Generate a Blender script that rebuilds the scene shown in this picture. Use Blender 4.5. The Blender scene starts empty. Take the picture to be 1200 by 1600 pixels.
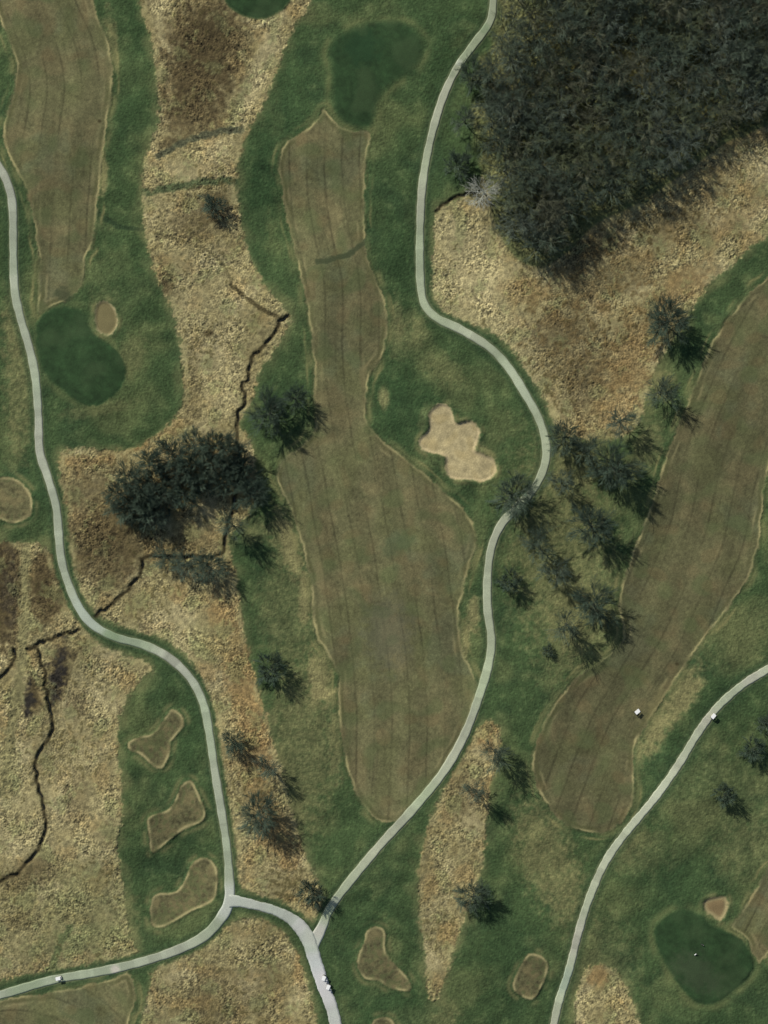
import bpy, math, random
import numpy as np
from mathutils import Vector, Matrix

# ------------------------------------------------------------------ camera, sky, sun, exposure
S = 0.25                      # metres per map unit; map units: x right, y down, origin top-left, 1200 x 1600
def W(px, py): return ((px-600)*S, (800-py)*S)
scene = bpy.context.scene
C = scene.collection
CAM_H = 700.0
cam = bpy.data.cameras.new("camera"); co = bpy.data.objects.new("camera", cam); C.objects.link(co)
co.location = (0, 0, CAM_H); co.rotation_euler = (0, 0, 0)
cam.sensor_fit = 'VERTICAL'; cam.sensor_height = 24; cam.lens = 24*CAM_H/400.0
cam.clip_start = 1; cam.clip_end = 20000
scene.camera = co
SUN_EL = 34.0
sd = Vector((0.68, -0.735, 0)).normalized()          # ground direction the shadows fall in
world = bpy.data.worlds.new("World"); scene.world = world; world.use_nodes = True
nt = world.node_tree
sky = nt.nodes.new("ShaderNodeTexSky"); sky.sky_type = 'NISHITA'; sky.sun_disc = False
sky.sun_elevation = math.radians(SUN_EL)
sky.sun_rotation = math.atan2(-sd.x, -sd.y)
sky.air_density = 1.0; sky.dust_density = 1.5
bg = nt.nodes["Background"]; bg.inputs[1].default_value = 0.075
nt.links.new(sky.outputs[0], bg.inputs[0])
sl = bpy.data.lights.new("sun", 'SUN'); sl.energy = 4.6; sl.angle = math.radians(0.53); sl.color = (1, .95, .87)
so = bpy.data.objects.new("sun", sl); C.objects.link(so)
ld = Vector((sd.x*math.cos(math.radians(SUN_EL)), sd.y*math.cos(math.radians(SUN_EL)), -math.sin(math.radians(SUN_EL))))
so.rotation_euler = ld.to_track_quat('-Z', 'Y').to_euler(); so.location = (-100, 100, 150)
scene.view_settings.view_transform = 'Standard'; scene.view_settings.look = 'None'
scene.view_settings.exposure = 0.0; scene.view_settings.gamma = 1
GAIN = np.array([1.0, 1.0, 1.0])

# ------------------------------------------------------------------ helpers
def tag(o, label=None, cat=None, group=None, kind=None):
    if label: o["label"] = label
    if cat: o["category"] = cat
    if group: o["group"] = group
    if kind: o["kind"] = kind
    return o
def lin(c):
    c = np.asarray(c, float)/255.0
    return np.where(c <= .04045, c/12.92, ((c+.055)/1.055)**2.4)
def smooth(p, closed=True, n=5):
    p = np.array(p, float); out = []; N = len(p)
    for i in range(N if closed else N-1):
        if closed: a, b, c, d = p[(i-1) % N], p[i], p[(i+1) % N], p[(i+2) % N]
        else: a, b, c, d = p[max(i-1, 0)], p[i], p[i+1], p[min(i+2, N-1)]
        for k in range(n):
            t = k/n
            out.append(.5*((2*b)+(-a+c)*t+(2*a-5*b+4*c-d)*t*t+(-a+3*b-3*c+d)*t**3))
    if not closed: out.append(p[-1])
    return np.array(out)

# ------------------------------------------------------------------ the ground grid
X0, X1, Y0, Y1, D = -108., 1308., -96., 1704., 1.2
gx = np.arange(X0, X1+.01, D); gy = np.arange(Y0, Y1+.01, D)
NX, NY = len(gx), len(gy)
PX, PY = np.meshgrid(gx, gy)
PX = PX.astype(np.float32); PY = PY.astype(np.float32)
cD = 3.0
cx = np.arange(X0-3, X1+6, cD); cy = np.arange(Y0-3, Y1+6, cD)
CX, CY = np.meshgrid(cx, cy)
_fx = (gx-cx[0])/cD; _ix = np.clip(_fx.astype(int), 0, len(cx)-2); _tx = (_fx-_ix).astype(np.float32)
_fy = (gy-cy[0])/cD; _iy = np.clip(_fy.astype(int), 0, len(cy)-2); _ty = (_fy-_iy).astype(np.float32)
def up(F):
    F = F.astype(np.float32)
    A = F[:, _ix]*(1-_tx)+F[:, _ix+1]*_tx
    return A[_iy]*(1-_ty)[:, None]+A[_iy+1]*_ty[:, None]
def seg_d2(x, y, a, b):
    dx, dy = b-a; L = dx*dx+dy*dy+1e-9
    t = np.clip(((x-a[0])*dx+(y-a[1])*dy)/L, 0, 1)
    return (x-a[0]-t*dx)**2+(y-a[1]-t*dy)**2
BIG = 60.
def win(p, m):
    i0, i1 = np.searchsorted(cx, [p[:, 0].min()-m, p[:, 0].max()+m]); j0, j1 = np.searchsorted(cy, [p[:, 1].min()-m, p[:, 1].max()+m])
    return slice(j0, j1), slice(i0, i1)
def sd_poly(pts, n=4):
    p = smooth(pts, True, n); w = win(p, BIG)
    x, y = CX[w], CY[w]; d2 = np.full(x.shape, BIG*BIG*1.0); ins = np.zeros(x.shape, bool); N = len(p)
    for i in range(N):
        a, b = p[i], p[(i+1) % N]
        d2 = np.minimum(d2, seg_d2(x, y, a, b))
        if a[1] != b[1]:
            c = ((a[1] > y) != (b[1] > y)) & (x < (b[0]-a[0])*(y-a[1])/(b[1]-a[1])+a[0])
            ins ^= c
    F = np.full(CX.shape, BIG); F[w] = np.where(ins, -1, 1)*np.sqrt(d2)
    return F
def d_line(pts, n=4, closed=False):
    p = smooth(pts, closed, n); F = np.full(CX.shape, BIG)
    for i in range(len(p)-1):
        w = win(p[i:i+2], BIG)
        F[w] = np.minimum(F[w], np.sqrt(seg_d2(CX[w], CY[w], p[i], p[i+1])))
    return F
def noise(wl, seed, sx=1., sy=1., ang=0., bw=.55):
    """band-limited noise of unit variance; wl in metres"""
    r = np.random.default_rng(seed)
    f = np.fft.rfft2(r.standard_normal((NY, NX)).astype(np.float32))
    ky = np.fft.fftfreq(NY)[:, None]/(D*S); kx = np.fft.rfftfreq(NX)[None]/(D*S)
    c, s = math.cos(ang), math.sin(ang)
    k = np.sqrt(((kx*c+ky*s)*sx)**2+((-kx*s+ky*c)*sy)**2)*wl
    g = np.exp(-((k-1)/bw)**2); g[0, 0] = 0
    o = np.fft.irfft2(f*g, s=(NY, NX)).astype(np.float32)
    return o/o.std()
def ss(a, b, x):
    t = np.clip((x-a)/(b-a), 0, 1); return t*t*(3-2*t)

# ------------------------------------------------------------------ outlines (map units)
MEADOWS = [
 [(217,-90),(217,0),(232,50),(243,110),(247,160),(245,200),(230,235),(222,270),(222,320),(228,370),(240,420),(262,470),(278,520),(284,570),(286,620),(275,650),(250,675),(220,695),(180,703),(140,700),(98,703),(92,715),(95,760),(105,800),(108,850),(115,890),(132,930),(150,958),(180,975),(215,988),(262,1003),(300,1036),(330,1096),(340,1150),(348,1220),(360,1300),(370,1375),(400,1396),(440,1408),(475,1432),(490,1438),(503,1410),(500,1385),(480,1340),(460,1280),(440,1200),(425,1150),(405,1080),(385,1000),(375,940),(368,890),(358,850),(362,830),(385,810),(400,770),(395,700),(375,660),(392,630),(400,600),(410,575),(430,545),(448,515),(455,495),(440,475),(415,445),(395,410),(380,360),(372,310),(372,270),(378,240),(385,210),(400,185),(415,155),(430,115),(445,75),(465,35),(487,0),(500,-90)],
 [(-140,845),(0,846),(35,848),(60,850),(80,865),(90,900),(108,945),(130,975),(160,1008),(200,1022),(240,1042),(222,1062),(200,1090),(185,1130),(184,1180),(192,1230),(190,1280),(184,1320),(190,1360),(196,1400),(200,1450),(212,1480),(205,1492),(100,1515),(0,1532),(-140,1560)],
 [(240,1515),(280,1494),(330,1468),(365,1440),(400,1434),(436,1450),(460,1480),(476,1520),(490,1570),(500,1640),(510,1760),(200,1760),(215,1620),(228,1570),(235,1540)],
 [(680,345),(684,326),(700,318),(740,300),(775,250),(900,200),(1100,150),(1400,100),(1400,280),(1200,370),(1150,410),(1112,440),(1085,480),(1060,520),(1030,562),(1012,620),(995,665),(960,685),(900,685),(868,665),(850,625),(825,585),(800,548),(768,520),(720,500),(688,482),(676,450),(676,400)],
 [(765,1125),(780,1140),(780,1180),(768,1230),(760,1290),(755,1350),(740,1400),(720,1450),(705,1500),(690,1550),(678,1565),(668,1550),(665,1500),(655,1440),(653,1380),(660,1320),(680,1260),(710,1200),(740,1145)],
 [(930,1508),(958,1513),(980,1545),(1000,1600),(1030,1760),(890,1760),(898,1600),(903,1550),(912,1520)],
]
TOPG = [(345,-30),(352,0),(365,15),(385,25),(410,28),(437,17),(456,-6),(470,-60),(420,-90),(350,-80)]
FAIRWAYS = [
 [(-60,-90),(-20,-30),(0,30),(12,60),(25,100),(20,140),(7,190),(8,225),(25,265),(45,310),(55,360),(60,410),(60,450),(58,488),(75,482),(100,470),(128,445),(133,405),(145,380),(150,340),(155,290),(160,240),(168,190),(175,130),(172,80),(160,40),(145,0),(125,-90)],
 [(508,172),(528,195),(550,205),(578,207),(575,240),(570,300),(570,350),(573,390),(585,430),(600,465),(606,510),(600,550),(585,575),(575,600),(572,640),(580,668),(600,690),(640,720),(680,755),(710,780),(735,810),(745,845),(735,880),(725,920),(718,960),(722,1010),(738,1050),(745,1080),(730,1130),(700,1190),(670,1235),(640,1270),(615,1285),(590,1282),(570,1265),(550,1225),(538,1180),(530,1120),(528,1080),(527,1050),(510,1020),(492,990),(488,950),(485,910),(475,870),(465,830),(452,790),(435,760),(432,735),(445,715),(470,695),(490,670),(490,630),(490,580),(485,520),(475,460),(462,400),(450,350),(440,300),(435,255),(445,225),(475,205),(495,185)],
 [(1400,300),(1200,432),(1150,482),(1115,530),(1090,590),(1070,640),(1045,700),(1030,750),(1010,810),(990,860),(970,920),(968,960),(972,1000),(940,1030),(900,1060),(860,1110),(838,1160),(832,1205),(850,1250),(880,1285),(920,1302),(955,1298),(980,1275),(992,1240),(990,1200),(995,1160),(1020,1120),(1050,1070),(1090,1010),(1130,960),(1165,910),(1185,850),(1192,800),(1200,740),(1230,680),(1400,560)],
 [(-140,1585),(0,1562),(60,1555),(120,1543),(180,1526),(200,1520),(210,1540),(212,1570),(200,1600),(180,1760),(-140,1760)],
 [(1400,1240),(1260,1325),(1200,1360),(1170,1410),(1140,1447),(1162,1462),(1176,1490),(1186,1508),(1203,1485),(1260,1430),(1400,1350)],
]
GREENS = [
 [(520,110),(514,82),(525,60),(550,45),(580,35),(615,33),(645,45),(660,70),(655,95),(635,115),(605,135),(592,155),(585,180),(578,200),(552,198),(532,185),(520,160)],
 [(60,500),(80,482),(110,480),(130,490),(140,515),(165,535),(188,555),(197,580),(190,605),(165,628),(145,635),(120,625),(95,605),(75,590),(62,560),(57,530)],
 [(1025,1450),(1045,1430),(1070,1422),(1095,1430),(1110,1445),(1135,1455),(1160,1470),(1175,1500),(1172,1520),(1150,1545),(1120,1565),(1095,1568),(1075,1555),(1055,1530),(1035,1495),(1025,1470)],
 TOPG,
]
TEES = [
 [(268,1108),(285,1118),(287,1135),(268,1160),(265,1180),(255,1200),(240,1198),(220,1180),(202,1172),(200,1160),(215,1152),(240,1145),(255,1125)],
 [(300,1220),(315,1250),(322,1270),(315,1285),(290,1295),(270,1310),(245,1330),(235,1330),(232,1300),(230,1280),(240,1272),(262,1265),(275,1245),(285,1225)],
 [(320,1340),(338,1355),(340,1390),(330,1410),(300,1425),(265,1445),(245,1450),(235,1440),(235,1410),(245,1397),(275,1393),(290,1370),(300,1350)],
 [(588,1447),(602,1455),(603,1485),(615,1505),(635,1525),(643,1540),(635,1550),(610,1545),(590,1533),(570,1530),(558,1510),(560,1490),(568,1475),(572,1455)],
 [(830,1488),(850,1495),(857,1510),(850,1535),(838,1558),(825,1562),(805,1550),(801,1535),(812,1510),(820,1495)],
 [(580,1600),(590,1590),(605,1590),(617,1600),(622,1640),(600,1660),(578,1640)],
 [(0,745),(25,748),(45,765),(52,785),(48,805),(25,818),(0,812),(-20,800),(-20,750)],
]
BUNKERS = [
 [(690,633),(703,640),(712,662),(735,660),(748,672),(745,688),(740,705),(755,712),(772,722),(773,738),(757,750),(735,748),(705,745),(698,728),(698,712),(680,707),(660,700),(657,688),(672,672),(672,648),(680,638)],
 [(163,470),(173,475),(182,490),(184,505),(177,520),(165,524),(152,515),(148,500),(149,482),(155,472)],
 [(1100,1408),(1115,1402),(1133,1400),(1138,1412),(1135,1428),(1125,1438),(1110,1430),(1100,1422)],
]
PATHS = [
 ([(-60,180),(-20,235),(0,262),(14,290),(21,330),(21,440),(30,490),(45,540),(56,590),(60,650),(62,705),(75,745),(88,790),(92,830),(96,870),(105,905),(122,945),(145,975),(180,995),(225,1008),(265,1028),(298,1060),(318,1100),(328,1150),(335,1200),(345,1260),(354,1320),(358,1370),(358,1408),(345,1435),(320,1462),(280,1483),(220,1503),(150,1520),(80,1533),(0,1555),(-100,1580)],
  [(0,6.4),(.70,6.4),(.745,9),(.79,7),(1,6.8)]),
 ([(358,1408),(370,1408),(395,1413),(430,1423),(460,1440),(480,1465),(492,1500),(505,1540),(520,1580),(532,1640),(545,1700)],
  [(0,10),(.06,8),(.12,7),(.22,7.5),(.33,11.5),(.45,10.5),(.6,9.5),(1,9)]),
 ([(775,-90),(771,0),(765,35),(740,70),(715,105),(695,145),(680,190),(668,240),(660,290),(657,340),(656,400),(658,450),(665,478),(685,498),(720,515),(765,543),(795,575),(820,615),(842,655),(853,695),(850,730),(833,765),(805,795),(783,820),(768,855),(762,900),(762,950),(768,1000),(763,1040),(748,1090),(725,1150),(690,1210),(640,1270),(590,1325),(540,1385),(515,1420),(505,1444),(495,1465),(487,1484)],
  [(0,6),(.3,6.3),(.6,6.3),(.8,7.0),(.965,6.8),(.985,8.5),(1,8.5)]),
 ([(1300,985),(1250,1010),(1200,1045),(1160,1070),(1120,1105),(1090,1145),(1060,1195),(1020,1250),(975,1305),(945,1350),(920,1405),(903,1460),(888,1520),(870,1580),(850,1690)],
  [(0,6.2),(1,6.2)]),
]
STREAMS = [
 [(452,495),(437,503),(430,522),(408,545),(395,560),(388,590),(378,605),(383,625),(372,645),(370,690),(376,730),(368,780),(358,820),(352,845),(345,865),(325,872),(290,871),(250,869),(220,873),(222,890),(205,915),(180,940),(160,955),(150,962)],
 [(125,983),(100,990),(75,1000),(55,1010),(42,1014)],
 [(58,1012),(65,1040),(72,1075),(78,1110),(82,1140),(70,1165),(55,1185),(57,1210),(65,1245),(72,1280),(68,1310),(55,1335),(30,1360),(0,1380),(-90,1420)],
 [(22,1015),(18,1040),(-10,1065),(-90,1090)],
 [(750,300),(725,306),(703,313),(682,330)],
]
WOOD = [(800,-90),(775,30),(745,100),(735,180),(745,250),(765,300),(775,350),(805,400),(845,415),(890,390),(930,350),(1000,315),(1080,262),(1130,225),(1200,195),(1400,120),(1400,-90)]

n_edge = noise(5, 1)*.6+noise(2, 2)*.5
n_edge2 = noise(12, 3)
sdM = up(np.minimum.reduce([sd_poly(m) for m in MEADOWS]))
Fsd = [up(sd_poly(p)) for p in FAIRWAYS]
Gsd = [up(sd_poly(p)) for p in GREENS]
Tsd = [up(sd_poly(p)) for p in TEES]
Bsd = [up(sd_poly(p))-(2.5, 0, 0)[i] for i, p in enumerate(BUNKERS)]
sdW = up(sd_poly(WOOD))
dP = up(np.minimum.reduce([d_line(p[0], 3) for p in PATHS]))
rng = np.random.default_rng(5)
STR = []
for s_ in STREAMS:
    p = smooth(s_, False, 4); p[1:-1] += rng.normal(0, 1.5, p[1:-1].shape); STR.append(p)
dS = up(np.minimum.reduce([d_line(p, 2) for p in STR]))
sdF = np.minimum.reduce(Fsd); sdG = np.minimum.reduce(Gsd); sdT = np.minimum.reduce(Tsd); sdB = np.minimum.reduce(Bsd)

sdMe = np.maximum(sdM+n_edge*2.2, 13.5-dP+n_edge*1.2)                # mown shoulder along the paths
sdMe = np.maximum(sdMe, -sdW+8*0)
wM = ss(3.6, -3.6, sdMe)*ss(0, 2.5, sdG)                  # meadow weight
wMx = ss(16, -4, sdM+n_edge2*5)                           # worn fringe
eb = 1.6+1.8*np.clip(noise(20, 4), 0, 1.6)
wF = ss(eb, -eb, sdF+n_edge*1.1+np.clip(n_edge2, -1, 1.5)*.9)
wG = np.maximum(ss(2.6, -2.6, sdG+n_edge*.8)*(Gsd[0] > 8), ss(5, -8, Gsd[0]+n_edge)); wT = ss(1.8, -1.8, sdT+n_edge*.7); wB = ss(2.4, -2.4, sdB+n_edge*1.0)
wW = ss(6, -14, sdW+n_edge2*5)
wF = wF*(1-wG)

# ------------------------------------------------------------------ ground relief
H = noise(70, 11)*.55+noise(28, 12)*.16
H = H*ss(X0, X0+50, PX)*ss(X1, X1-50, PX)*ss(Y0, Y0+50, PY)*ss(Y1, Y1-50, PY)
mound = np.clip(noise(16, 13), -2, 2)
soft = (1-wM)*(1-wF)*(1-wG)*(1-wT)*(1-wB)
H = H+mound*.16*soft*ss(6, 26, dP)
H = H+noise(6, 14)*.05*ss(0, -8, sdB)-0.6*ss(2, -5, sdB)+.18*np.exp(-((sdB-3)/3.5)**2)
H = H+0.10*ss(2, -6, sdT)+.22*np.exp(-((sdT+1.5)/3.2)**2)+0.18*ss(6, -6, sdG)+0.04*ss(1, -1, sdF)
edge_fade = ss(X0, X0+12, PX)*ss(X1, X1-12, PX)*ss(Y0, Y0+12, PY)*ss(Y1, Y1-12, PY)
H = H*edge_fade
Hbase = H.copy()
off = ss(7.5, 10.5, dP)
edge_fade = ss(X0, X0+12, PX)*ss(X1, X1-12, PX)*ss(Y0, Y0+12, PY)*ss(Y1, Y1-12, PY)
n1 = noise(.95, 21); n2 = noise(1.9, 22); n3 = noise(4.5, 23)
n1b = noise(1.3, 24); n20b = noise(18, 25)
stream_m = np.exp(-(dS/2.5)**2)
stuff_amp = (wM*(.048*np.maximum(n1, -1.6)+.045*n2+.05*n3)*(1+.35*np.clip(n20b, -1.5, 1.5))+wW*(.1*n2+.1*n3)
             + soft*(1-wW)*(.016*n1+.02*n1b+.022*n2)+wF*.006*n1b+wT*.01*n1b)
H = H+stuff_amp*off*edge_fade-0.95*stream_m*np.clip(.85+.45*noise(7, 26), .2, 1.2)*ss(6, 12, dP)

# ------------------------------------------------------------------ ground colour (reflectance of grass, thatch, soil, sand, plus painted shade at the fairway cut)
def full(c): return np.tile(np.array(c, np.float32), (NY, NX, 1))
def mix(A, c, w):
    c = np.asarray(c, np.float32)
    return A+(c-A)*np.clip(w, 0, 1)[..., None]
def blob(x, y, rx, ry=None, ang=0., wob=.35, seed=None):
    ry = ry or rx; a = math.radians(ang)
    u = (PX-x)*math.cos(a)+(PY-y)*math.sin(a); v = -(PX-x)*math.sin(a)+(PY-y)*math.cos(a)
    return ss(1.35, .45, np.sqrt((u/rx)**2+(v/ry)**2)+nb*wob*.5)
nb = noise(6, 31)*.6+noise(2.5, 32)*.45
n6 = noise(9, 33); n20 = noise(22, 34); n40 = noise(45, 35); nst = noise(1.2, 36, 1, .35, math.radians(48))
nl = noise(3.2, 37); nf = noise(.75, 38)

col = full((62, 80, 49))
col = mix(col, (46, 66, 42), ss(-.2, 1.6, n20)*.6)
col = mix(col, (92, 100, 63), ss(-.5, 1.8, n20*.7+n40*.8+.25*n6)*.65)
col = mix(col, (92, 100, 66), ss(.6, 2.4, nl*.5+n6*.9)*.28)
# the pale, tired turf: lower middle, the tree belt, the right side
for b in [(452,850,14,60,-14,.9),(478,930,12,50,4,.8),(500,1060,16,40,-10,.95),(505,1085,24,12,0,.9),(525,1160,12,60,0,.6),(620,520,16,50,0,.7),(90,30,1,1,0,0),(160,270,9,30,0,.8),(175,60,9,50,-8,.7),(470,1180,60,150,8,.6),(450,960,45,110,-5,.45),(505,1040,22,60,12,.7),(880,870,90,190,-8,.62),(900,960,40,60,0,.5),(860,1350,45,110,-24,.75),(1000,1330,50,40,0,.6),
          (1120,1250,110,90,0,.3),(640,520,26,40,20,.6),(30,600,26,120,0,.6),(20,500,18,60,0,.6),(900,600+120,60,50,0,.5),(1060,1090,22,60,30,.8),(1020,1150,16,40,15,.7),(740,960,14,30,0,.8),(720,1010,14,40,0,.6),
          (690,580,40,30,20,.4),(1035,600,22,26,0,.7),(450,850,22,60,-20,.7),(600,620,9,20,0,.95),(940,1530,60,120,0,.35),(1050,950+80,60,30,-40,.3),(1150,1000,60,60,0,.35),(870,1240,30,60,0,.2),(190,1440,30,50,0,.5),(690,1590,30,30,0,.6),(640,1590,40,20,0,.4),
          (400,830,30,20,0,.5),(1180,1330,60,60,0,.3),(230,290,12,20,0,.4),(165,480,26,40,0,.35),(200,560,26,40,30,.4),(150,640,60,12,-10,.4),(795,20,14,26,0,.6),(1010,700,26,50,20,.6),(480,740,40,60,0,.3)]:
    col = mix(col, (108, 108, 72), np.clip(blob(*b[:5])*b[5]*1.35, 0, .95)*(.88+.12*np.clip(nl, -1, 1)))
# darker, lusher turf
for b in [(590,560,60,60,0,.4),(640,640,60,60,0,.6),(620,420,30,90,0,.5),(400,350,22,150,8,.6),(440,200,40,120,15,.45),(205,120,22,150,5,.35),(200,440,50,60,0,.25),(560,1440,50,60,0,.6),(620,1580,70,40,0,.5),(300,1150,22,90,0,.35),
          (1150,400,60,26,-40,.55),(60,800,40,40,0,.5),(720,800,20,60,20,.5),(870,1160,40,50,0,.35),(1040,1380,60,80,0,.4),(800,1500,50,70,0,.4),(620,60,120,60,0,.3),(1080,1600,80,40,0,.4),(1130,1090,60,26,-45,.4),(700,130,40,60,0,.35),(1075,560,26,30,0,.3),(700,860,12,60,0,.5),(1050,1180,26,60,35,.4)]:
    col = mix(col, (46, 68, 41), blob(*b[:5])*b[5])
for b in [(450,845,12,50,-14,.8),(476,930,9,44,2,.7),(496,1065,12,34,-10,.9),(503,1086,22,9,-14,1.),(600,622,9,16,0,.7),(620,500,9,40,0,.4),(742,960,9,26,0,.7),(726,1010,8,34,12,.7),(1072,1085,18,44,35,.8),(1030,1140,16,40,20,.75),(1000,1170,8,30,0,.6),(1050,480,1,1,0,0),
          (165,120,6,40,-10,.8),(160,265,6,34,0,.8),(60,420,3,60,0,.5),(662,655,8,26,10,.35),(755,705,20,10,40,.6),(720,1455,10,40,15,.4)]:
    col = mix(col, (134, 129, 88), blob(*b[:5])*b[5]*.85)
shoulder = ss(20, 9, dP)
col = mix(col, (50, 68, 44), shoulder*.55)
# faint drainage lines in the rough
def stripe(pts, w): return ss(w*1.3, w*.5, up(d_line(pts, 4))+nb*w*.3)
col = mix(col, (38, 54, 36), stripe([(150,330),(170,345),(190,355),(230,358)], 4)*.6)

# meadow
mc = full((138, 130, 92))
mc = mix(mc, (158, 149, 112), ss(0, 1.8, n20+.6*n6)*.6)
mc = mix(mc, (110, 101, 67), ss(0.0, 1.7, n6-.4*n20)*.6)
mc = mix(mc, (134, 113, 74), ss(.1, 1.8, noise(17, 44)+.3*nl)*.45)
for b in [(740,420,55,80,-10,.8),(700,360,22,30,0,.6),(800,520,30,90,-35,.55),(320,480,60,110,0,.35),(350,600,40,60,0,.5),(250,990,50,40,0,.5),(60,1260,120,110,0,.4),(400,120,16,110,22,.8),(255,30,20,70,-10,.6),(1180,260,50,30,0,.5),(300,270,60,20,0,.5),(140,1100,60,60,0,.35),(340,720,60,16,-15,.4)]:
    mc = mix(mc, (160, 151, 112), blob(*b[:5])*b[5])
for b in [(130,720,50,10,0,.6),(210,695,50,10,-20,.8),(380,1080,26,110,-14,.75),(350,960,26,40,-20,.5),(430,1300,26,70,-25,.6),(400,1180,30,50,0,.6),(985,560,40,70,20,.75),(1060,450,60,26,-35,.7),(960,640,50,30,0,.5),(820,455,40,22,10,.5),(765,1150,20,30,0,.7),(930,1525,22,16,0,.7),
          (470,1510,12,40,0,.5),(1140,350,60,20,-35,.4),(890,670,40,20,0,.5)]:
    mc = mix(mc, (132, 111, 73), blob(*b[:5])*b[5])
for b in [(315,90,64,105,8,1),(320,60,40,60,0,.4),(300,180,55,40,0,.6),(265,225,20,12,0,.6),(370,60,26,30,0,.4),(300,350,45,26,0,.45),(335,325,26,24,0,.7),(262,440,12,22,0,.75),(325,520,7,7,0,.9),(300,620,16,60,0,.35),(880,540,70,60,20,.5),(900,610,30,50,10,.5),(960,440,90,30,-20,.45),(880,500,40,40,0,.4),
          (1060,350,60,30,-25,.4),(930,390,60,26,-25,.6),(150,800,60,80,0,.45),(180,850,60,60,0,.55),(300,850,50,22,0,.5),(4,925,42,95,0,1),(12,925,34,85,0,.8),(72,912,30,62,0,1),(72,922,24,52,0,.7),(160,860,60,70,10,.5),(90,1060,18,55,12,.95),(50,1090,13,30,0,.95),(105,1020,26,14,0,.5),(120,1100,18,28,0,.5),(40,1375,60,18,-8,.6),(35,1440,26,14,0,.5),(60,1350,40,14,0,.4),(120,1250,20,50,0,.35),(340,1560,50,50,0,.4),(720,1240,30,40,0,.3),(420,1560,30,60,0,.25)]:
    mc = mix(mc, (80, 71, 48), blob(*b[:5])*b[5])
for b in [(90,1055,12,40,12,.9),(45,1095,8,22,0,.9),(130,1540,1,1,0,0),(15,930,14,60,0,.4)]:
    mc = mix(mc, (46, 44, 40), blob(*b[:5], .8)*b[5])
mc = mix(mc, (160, 152, 110), ss(75, 20, dP+n6*7)*.6*ss(640, 660, PX)*ss(720, 680, PY))
mc = mix(mc, (104, 112, 74), ss(.5, 1.8, noise(14, 41)+.4*nl)*.38)
for b in [(140,1420,70,80,0,.5),(200,1440,26,70,0,.5),(60,1380+60,90,80,0,.25),(130,1470,90,22,-8,.5),(15,1210,18,60,0,.4),(115,1480,12,30,30,.8),(330,1000,50,26,20,.3)]:
    mc = mix(mc, (112, 116, 78), blob(*b[:5])*b[5]*.8)
# swales and the old straight track that cross the meadow
mc = mix(mc, (62, 76, 50), stripe([(222,302),(255,296),(300,288),(340,284),(376,286)], 6)*.8)
mc = mix(mc, (70, 74, 56), stripe([(248,243),(268,232),(300,217),(335,208),(376,203)], 6)*.85)
mc = mix(mc, (78, 92, 58), stripe([(108,1450),(95,1475),(82,1505),(75,1520)], 6)*.6)
track = stripe([(42,846),(39,900),(38,960),(36,1010),(32,1060),(22,1120),(12,1180),(4,1240)], 9)

mc = mix(mc, (86, 74, 48), blob(930,500,130,130,0)*ss(-.1, 1.5, n3*.9+n2*.6+.5*n6)*.7+blob(1080,330,140,60,-30)*ss(-.1, 1.5, n3*.9+n2*.6)*.6)
mc = mix(mc, (88, 82, 56), stripe([(362,443),(350,415),(322,390),(280,375),(232,360)], 2.6)*.6)
mc = mix(mc, (70, 64, 42), stripe([(360,445),(385,465),(415,487),(440,497)], 3.2)*.85)
n2b = noise(1.5, 42)
rg = np.clip(1+.4*n20b, .4, 1.7)*(1-.6*track)
mc = mix(mc, (122, 118, 82), track*.95)
amp = 1+(.10*np.clip(n1, -2, 2)+.075*n2+.055*n3)*rg+.06*nl+.035*n6+.05*nst*rg
mc = mc*np.clip(amp, .45, 1.6)[..., None]
mc = mix(mc, (62, 58, 34), ss(1.1, 2.3, n2*.6+.8*n3-.5*n40)*.6)
mc = mix(mc, (176, 166, 124), ss(1.4, 2.6, n2b*.8+.6*n3)*.2)
col = col*(1+.035*n1+.03*n2+.035*nl+.06*nst+.03*n6)[..., None]
col = mix(col, (118, 116, 78), wMx*(1-wM)*.42*ss(9, 16, dP))
mc = mix(mc, (156, 150, 106), np.exp(-((sdMe+5)/4.5)**2)*np.clip(.25+.5*noise(12, 43), 0, 1)*.7)
col = col*(1-wM[..., None])+mc*wM[..., None]

# wood floor: leaf litter
wc = full((96, 98, 64))*(1+.12*n1+.12*n2)[..., None]
wc = mix(wc, (74, 82, 50), ss(0, 1.5, n6)*.6)
for b in [(990,108,34),(868,52,22),(1015,62,24),(905,110,16),(1100,170,20),(805,130,12),(985,180,16),(860,250,16)]: wc = mix(wc, (128, 124, 72), blob(*b)*.8)
col = col*(1-wW[..., None])+wc*wW[..., None]

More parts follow.
